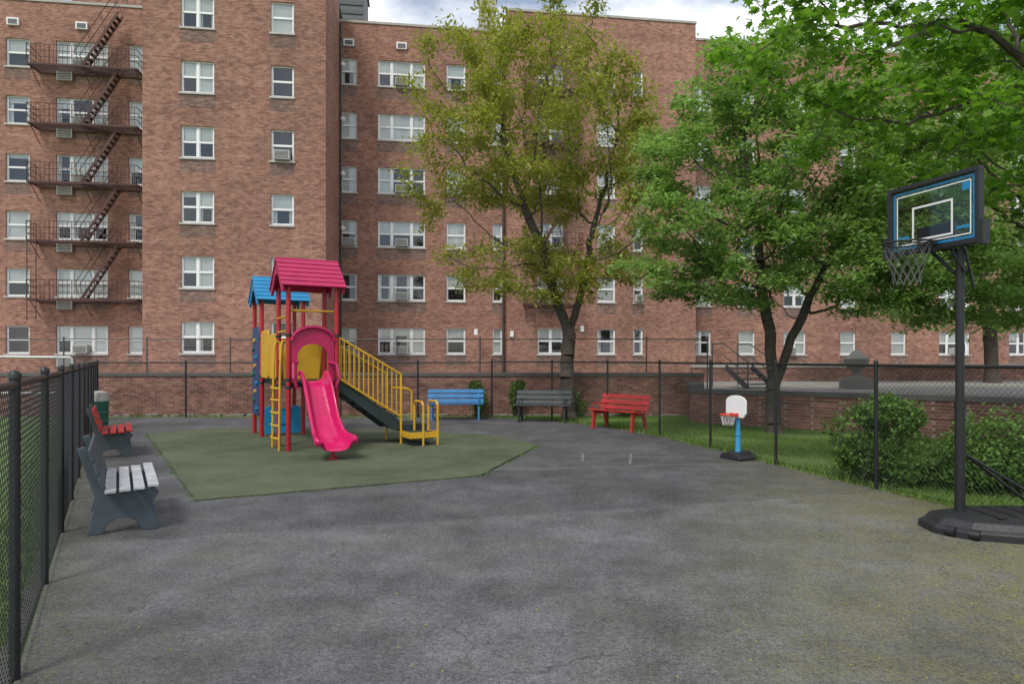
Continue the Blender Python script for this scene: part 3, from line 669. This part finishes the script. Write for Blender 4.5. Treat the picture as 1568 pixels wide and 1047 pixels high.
for i in range(len(lv)-1):
    for k in range(n): j=(k+1)%n; bm_.f.append((i*n+k,i*n+j,(i+1)*n+j,(i+1)*n+k)); bm_.m.append(0)
bm_.f.append(tuple((len(lv)-1)*n+k for k in range(n))); bm_.m.append(0)
bm_.obox((0.0,0,.12),(.09,0,0),(0,.09,0),(0,0,.05))
for x in (.2,.4,.6,.8): bm_.obox((x,-.08,.205),(.05,0,0),(0,.26,0),(0,0,.012))
bm_.obj('base_tank',[M_blackpl],BH,bevel=.02)
m=MB(); m.tube((.04,0,.78),(.95,-.15,.20),.016,0,8);m.tube((.04,0,.78),(.9,.2,.20),.016,0,8)
for s in (-.1,.1): m.tube((-.12,s,.09),(-.02,s,.09),.045,0,12)
m.tube((-.26,-.2,.05),(-.22,-.28,.05),.05,0,12);m.tube((-.14,-.36,.05),(-.08,-.42,.05),.05,0,12)
m.obj('braces_and_wheels',[M_black],BH,smooth=True)
# ------------------------------------------------------------------ urn, metal steps
U=empty('stone_urn',(10.9,21.6,.8)); m=MB(); m.box(-.38,.38,-.38,.38,0,.3);m.box(-.3,.3,-.3,.3,.3,.36)
m.lathe([(.16,.36),(.12,.5),(.14,.56),(.34,.75),(.38,.95),(.30,1.0),(.2,1.08),(.1,1.2),(.001,1.24)],n=20); m.obj('body',[paint('old_stone',(.20,.20,.185),.9,fine=.4)],U,smooth=True,bevel=.01)
S=empty('metal_steps',(7.6,22.5,.8),20); m=MB()
for k in range(4): m.box(-.5,.5,-.9+.28*k,-.62+.28*k,.17*k+.12,.17*k+.16)
for x in (-.52,.52):
    m.path([(x,-.9,0),(x,-.9,.85),(x,.3,1.45),(x,.9,1.45),(x,.9,0)],.022);m.tube((x,-.9,.45),(x,.3,1.05),.018)
    m.obox((x,-.35,.35),(.015,0,0),(0,.55,.33),(0,-.05,.08))
m.obj('steps',[M_galv],S)
# ------------------------------------------------------------------ vegetation
def leaves_geo(C,size,shape='fold',seed=0,flat=.55,droop=.25):
    r=np.random.default_rng(seed); n=len(C)
    nz=r.normal(size=(n,3)); nz[:,2]=np.abs(nz[:,2])+flat*1.5; nz/=np.linalg.norm(nz,axis=1)[:,None]
    a=r.normal(size=(n,3)); a-=nz*np.sum(a*nz,axis=1)[:,None]; a/=np.linalg.norm(a,axis=1)[:,None]
    b=np.cross(nz,a); s=(size*r.uniform(.6,1.25,n))[:,None]
    a[:,2]-=droop; 
    if shape=='fold':
        V=np.stack([C-a*s*.5,C+b*s*.3-nz*s*.08,C+a*s*.55-nz*s*.1,C-b*s*.3-nz*s*.08],1).reshape(-1,3)
        F=(np.arange(n)[:,None]*4+np.arange(4)[None,:]); return V,F
    ang=np.array([0,24,45,72,98,125,160,200,235,262,288,315,336])*math.pi/180
    rad=np.array([1,.5,.85,.42,.75,.38,.45,.45,.38,.75,.42,.85,.5])*.6
    k=len(ang); P=[C-a*s*.02]
    for t,rr in zip(ang,rad): P.append(C+a*s*(rr*math.cos(t))+b*s*(rr*math.sin(t))-nz*s*(rr*rr*.3))
    V=np.stack(P,1).reshape(-1,3)
    tri=np.array([(0,1+i,1+(i+1)%k) for i in range(k)])
    F=(np.arange(n)[:,None,None]*(k+1)+tri[None]).reshape(-1,3); return V,F
def attractors(ells,n,seed,clump=.9,thr=-.05):
    r=np.random.default_rng(seed); out=[]
    vol=np.array([e[3]*e[4]*e[5] for e in ells]); pr=vol/vol.sum()
    while len(out)<n:
        e=ells[r.choice(len(ells),p=pr)]
        v=r.normal(size=3); v/=np.linalg.norm(v); v*=r.uniform(0,1)**.40
        p=(e[0]+v[0]*e[3],e[1]+v[1]*e[4],e[2]+v[2]*e[5])
        if mnoise.noise(Vector(p)*clump+Vector((seed*3.1,0,0)))>thr: out.append(p)
    return np.array(out)
def tree(name,trunks,ells,natt,R,mat,leafsize,total,seed,step=.22,kill=.38,infl=3.5,clump=.9,thr=-.05,sigma=.16,shape='fold',flat=.55,tipmax=3,zs=.6):
    e=empty(name,trunks[0][0][:2]+(0,)); ox,oy=trunks[0][0][:2]
    r=np.random.default_rng(seed)
    A=attractors(ells,natt,seed,clump,thr)
    nodes=[];par=[]
    for tr in trunks:
        prev=-1
        if nodes and tr is not trunks[0]:
            d=[math.dist(q,tr[0]) for q in nodes]; prev=int(np.argmin(d)); 
        for i,p in enumerate(tr):
            if prev>=0 and i>0:
                a=np.array(nodes[prev] if i==1 and tr is not trunks[0] else tr[i-1]);b=np.array(p); k=max(1,int(np.linalg.norm(b-a)/step))
                for j in range(1,k+1):
                    q=a+(b-a)*j/k+r.normal(size=3)*.015; nodes.append(tuple(q));par.append(prev);prev=len(nodes)-1
            elif prev<0: nodes.append(p);par.append(-1);prev=len(nodes)-1
    P=np.array(nodes); act=np.ones(len(A),bool)
    dist=np.full(len(A),1e9);near=np.zeros(len(A),int)
    def upd(s):
        Q=P[s:]
        if len(Q)==0: return
        D=np.linalg.norm(A[:,None]-Q[None],axis=2); j=D.argmin(1); dm=D[np.arange(len(A)),j]
        m_=dm<dist; dist[m_]=dm[m_]; near[m_]=j[m_]+s
    upd(0)
    for it in range(90):
        act&=dist>kill
        I=np.where(act)[0]
        if it>5: I=I[dist[I]<infl*2]
        if len(I)==0: break
        new=[]; dirs={}
        for i in I: dirs.setdefault(near[i],[]).append(A[i])
        for k,L_ in dirs.items():
            L_=np.array(L_); d=L_-P[k]; d/=np.linalg.norm(d,axis=1)[:,None]+1e-9; m_=d.mean(0)+r.normal(size=3)*.14
            m_/=np.linalg.norm(m_)+1e-9; new.append((P[k]+m_*step,k))
        s=len(P); P=np.vstack([P,np.array([q for q,_ in new])]); par+= [k for _,k in new]
        upd(s)
        if len(P)>9000: break
    n=len(P); tips=np.zeros(n); ch=np.zeros(n,int)
    for i in range(n):
        if par[i]>=0: ch[par[i]]+=1
    tips[ch==0]=1
    for i in range(n-1,-1,-1):
        if par[i]>=0: tips[par[i]]+=tips[i]
    r0=.006; ex=math.log(R/r0)/math.log(max(tips[0],2)); rad=r0*tips**ex
    B=MB()
    for i in range(n):
        p=par[i]
        if p<0: continue
        ra=min(rad[p],rad[i]*1.35+.004); sides=10 if rad[i]>.06 else 6 if rad[i]>.02 else 3
        B.tube(P[p]-(ox,oy,0),P[i]-(ox,oy,0),ra*(1.35 if p==0 else 1),n=sides,r2=rad[i],cap=False)
    B.obj('trunk_and_limbs',[M_bark],e,smooth=True,recalc=False)
    tip=np.where(tips<=tipmax)[0]
    wgt=r.uniform(.3,1.7,len(tip))**1.3; wgt/=wgt.sum()
    C=P[r.choice(tip,size=total,p=wgt)]
    C=C+r.normal(size=C.shape)*np.array([sigma,sigma,sigma*zs])
    V,F=leaves_geo(C-np.array([ox,oy,0]),leafsize,shape,seed,flat)
    npmesh('foliage',V,F,mat,e); print(name,n,len(tip),int(tips[0]))
    return e
tree('maple_tree',[[(1.66,19.9,0),(1.60,19.9,1.4),(1.66,19.9,2.75)],[(1.66,19.9,2.6),(1.2,19.8,3.7),(.9,19.7,5.0)],[(1.66,19.9,2.6),(2.05,20.0,3.7),(2.3,20,4.9)]],
  [(.9,19.8,8.4,3.3,2.9,4.3),(-1.3,19.6,6.9,1.9,1.8,2.3),(2.9,19.6,6.2,2.2,2.0,3.0),(.5,19.3,4.5,2.5,1.6,1.1),(-1.6,19.6,9.8,1.6,1.6,1.8),(-.8,19.4,4.2,1.6,1.2,.8),(3.4,19.3,4.6,1.5,1.3,1.1)],1600,.20,M_leaf1,.115,50000,21,clump=.8,thr=0,kill=.36,sigma=.18,tipmax=3)
tree('dogwood_tree',[[(6.15,16.0,0),(6.1,16.0,1.5),(6.05,16,2.4)],[(6.1,16,1.0),(6.55,16.0,2.2),(7.0,16,3.2)],[(6.05,16,2.4),(5.8,15.9,3.4)]],
  [(6.0,15.8,6.0,3.3,2.7,3.4),(4.3,15.2,4.2,2.1,1.7,1.7),(8.0,15.4,4.4,2.3,1.9,1.9),(6.0,14.6,3.9,2.6,1.4,1.1)],2000,.17,M_leaf2,.12,64000,22,clump=1.0,thr=-.02,kill=.34,sigma=.18,flat=1.3,tipmax=4,zs=.35)
tree('shade_tree',[[(13.0,16.2,.8),(12.9,16.2,3)],[(12.9,16.2,3),(12.5,16,4.4)]],
  [(12.0,16,6.4,4.2,3,4.0),(9.6,15.4,4.8,2.3,1.8,2.6),(13.5,14,4.4,2.8,2,2.2),(10.5,15,3.3,2,1.2,.9)],1600,.22,M_leaf2,.13,60000,23,kill=.40,sigma=.22,thr=-.05,tipmax=4,zs=.4,flat=1.1)
tree('background_tree',[[(19.0,27,.8),(18.9,27,3)],[(18.9,27,3),(18.5,27,5)]],
  [(18,27,7,5.5,3,4.5),(13.5,26,6,3,2,3.2)],700,.25,M_leaf2,.22,18000,29,kill=.6,step=.4,sigma=.38,thr=-.1,tipmax=4,zs=.5)
tree('broadleaf_tree',[[(9.0,8.9,0),(8.9,8.9,2),(8.7,8.9,3.6)],[(8.7,8.9,3.6),(7.6,8.8,4.8),(6.6,8.8,5.5)],[(8.7,8.9,3.6),(8.8,9.2,5.4)]],
  [(7.6,9.0,6.2,2.7,2.0,2.0),(5.3,8.9,5.6,1.5,1.4,1.6),(3.7,8.9,6.0,1.25,1.0,.8),(4.4,9.0,4.85,.85,.7,.8),(9.8,9.2,7.0,3.0,2.6,2.4),(6.6,9.3,4.6,1.9,1.1,.9)],2200,.17,M_leaf3,.15,20000,24,kill=.27,step=.17,sigma=.15,clump=1.25,thr=.03,shape='maple',flat=1.0,tipmax=3)
def bush(name,loc,ells,n,size,mat,seed):
    e=empty(name,(loc[0],loc[1],loc[2])); r=np.random.default_rng(seed); out=[]
    while len(out)<n:
        el=ells[r.integers(len(ells))]; v=r.normal(size=3); v/=np.linalg.norm(v); v*=r.uniform(.25,1)**.35
        k=1+.32*mnoise.noise(Vector(v)*2.3+Vector((seed,0,0)))+.25*mnoise.noise(Vector(v)*7)
        p=(el[0]+v[0]*el[3]*k,el[1]+v[1]*el[4]*k,el[2]+v[2]*el[5]*k)
        if p[2]>.02: out.append(p)
    V,F=leaves_geo(np.array(out),size,'fold',seed,.3); npmesh('foliage',V,F,mat,e)
    b=MB()
    for i in range(26):
        el=ells[i%len(ells)]; a=r.uniform(0,6.28); t=r.uniform(.3,.8)
        b.tube((el[0]*.5+.05*math.cos(a),el[1]*.5+.05*math.sin(a),0),(el[0]+el[3]*t*math.cos(a),el[1]+el[4]*t*math.sin(a),el[2]+el[5]*.5),.012,n=4,r2=.004)
    b.obj('stems',[M_bark],e,recalc=False)
bush('garden_shrub',(5.30,9.95,0),[(0,0,.62,.66,.55,.56),(.15,-.1,.92,.44,.4,.3),(-.25,-.2,.35,.38,.4,.3),(.1,-.55,.22,.38,.3,.22)],9500,.07,M_leafb,1)
bush('garden_shrub',(6.45,8.9,0),[(0,0,.52,.8,.6,.54),(.6,-.3,.5,.6,.5,.52),(-.3,.1,.35,.5,.5,.4)],10500,.07,M_leafb,2)
bush('wall_shrub',(.1,20.4,0),[(0,0,.6,.25,.2,.45),(.1,0,.95,.2,.15,.2)],900,.085,M_leafb,3)
bush('wall_shrub',(-1.0,20.45,0),[(0,0,.5,.28,.2,.42),(-.1,0,.9,.2,.15,.25)],900,.085,M_leafb,4)
bush('wall_shrub',(1.75,20.2,0),[(0,0,.5,.3,.2,.4),(.2,0,.3,.3,.2,.25)],900,.085,M_leafb,5)
bush('wall_shrub',(3.4,20.3,0),[(0,0,.3,.5,.25,.25)],900,.08,M_leafb,6)
def inpoly(x,y,poly):
    c=False;j=len(poly)-1
    for i in range(len(poly)):
        if (poly[i][1]>y)!=(poly[j][1]>y) and x<(poly[j][0]-poly[i][0])*(y-poly[i][1])/(poly[j][1]-poly[i][1])+poly[i][0]: c=not c
        j=i
    return c
lawn=[(x+.06,y) for x,y in right_f[:8]][::1]+[(9.5,5.5),(13.5,11.2),(4.9,18.5),(5.3,20.7),(-.5,20.7)]
pts=[];hs=[]
while len(pts)<52000:
    x=random.uniform(-.5,12.5);y=random.uniform(6,20.7)
    if inpoly(x,y,lawn) and mnoise.noise(Vector((x*.7,y*.7,3)))<.22+random.uniform(-.2,.25): pts.append((x,y));hs.append(random.uniform(.03,.085))
for k in range(5000):
    d=random.uniform(2.0,20); X,Y=LF(d); o=abs(random.gauss(0,.35)); pts.append((X-.1-o,Y-o*.5)); hs.append(random.uniform(.05,.16))
for k in range(1500):
    i=random.randrange(7); t=random.random(); a=right_f[i];b_=right_f[i+1]; pts.append((a[0]+(b_[0]-a[0])*t+random.gauss(0,.05),a[1]+(b_[1]-a[1])*t+random.gauss(0,.05)));hs.append(random.uniform(.04,.14))
for k in range(800):
    pts.append((random.uniform(-11.5,-.6),20.45+random.uniform(-.1,.2)));hs.append(random.uniform(.03,.15))
for k in range(600):
    t=random.random(); c=[(-8.39,15.7),(-3.87,8.33)]; c2=[(-.47,10.1),(.5,13.6)]
    q=c if k%2 else c2
    if mnoise.noise(Vector((t*9,k%2,0)))<.0: continue
    pts.append((q[0][0]+(q[1][0]-q[0][0])*t+random.gauss(0,.02)+(.03 if k%2==0 else -.03),q[0][1]+(q[1][1]-q[0][1])*t+random.gauss(0,.02)));hs.append(random.uniform(.02,.06))
P2=np.array(pts);H=np.array(hs);n=len(P2);a=rng.uniform(0,6.28,n);w_=.006+H*.05
base=np.c_[P2,np.zeros(n)]; dx=np.c_[np.cos(a),np.sin(a),np.zeros(n)]; lean=np.c_[rng.normal(size=(n,2))*.35,np.ones(n)]
V=np.stack([base-dx*w_[:,None],base+dx*w_[:,None],base+lean*H[:,None]],1).reshape(-1,3); F=np.arange(3*n).reshape(-1,3)
npmesh('grass',V,F,M_grassb)
C=[]
while len(C)<8500:
    x=random.uniform(-1,6.4);y=random.uniform(1.9,9)
    if random.random()<max(.02,min(1,(.22*x-.09*y+.2)))**1.5 and x<5.2+ (9-y)*.26 and mnoise.noise(Vector((x*1.1,y*1.1,9)))>random.uniform(-.5,.25): C.append((x,y,.012))
for k in range(400): 
    y=random.uniform(2.2,16); X,_=LF(y); C.append((X+abs(random.gauss(.05,.35)),y,.012))
for k in range(350):
    C.append((random.uniform(-3,4),random.uniform(2.3,12),.012))
C=np.array(C); V,F=leaves_geo(C,.020,'fold',5,4.0,0.0); npmesh('fallen_leaves',V,F,M_litter)
# ------------------------------------------------------------------ sky, sun, camera
AZ,EL=205,52
wd=bpy.data.worlds.new('World'); sc.world=wd; wd.use_nodes=True; nt=wd.node_tree; nt.nodes.clear()
out=nt.nodes.new('ShaderNodeOutputWorld');bg=nt.nodes.new('ShaderNodeBackground');sky=nt.nodes.new('ShaderNodeTexSky')
sky.sky_type='NISHITA';sky.sun_disc=False;sky.sun_elevation=D2R(EL);sky.sun_rotation=D2R(AZ)
tc=nt.nodes.new('ShaderNodeTexCoord'); mp=nt.nodes.new('ShaderNodeMapping'); mp.inputs['Scale'].default_value=(1,1,2.2); mp.inputs['Location'].default_value=(1.7,.4,.3); nt.links.new(tc.outputs['Generated'],mp.inputs[0])
cl=noise(nt,mp.outputs[0],3.2,7,.55)
c=mix(nt,mapr(nt,cl,.42,.60,.15,.95),sky.outputs[0],(9.2,9.3,9.5))
nt.links.new(c,bg.inputs[0]);bg.inputs[1].default_value=.15;nt.links.new(bg.outputs[0],out.inputs[0])
sl=bpy.data.lights.new('sun','SUN');sl.energy=2.3;sl.angle=D2R(14);sl.color=(1,.955,.88);so=bpy.data.objects.new('sun',sl);link(so)
v=Vector((math.sin(D2R(AZ))*math.cos(D2R(EL)),math.cos(D2R(AZ))*math.cos(D2R(EL)),math.sin(D2R(EL)))); so.rotation_euler=v.to_track_quat('Z','Y').to_euler(); so.location=(0,0,30)
cam=bpy.data.cameras.new('camera');cam.lens=24;cam.sensor_width=36;cam.shift_y=.0163;cam.clip_end=2000;cam.clip_start=.05
co=bpy.data.objects.new('camera',cam);link(co);co.location=(0,0,1.75);co.rotation_euler=(D2R(90),0,0);sc.camera=co
sc.view_settings.view_transform='Standard';sc.view_settings.look='None';sc.view_settings.exposure=0
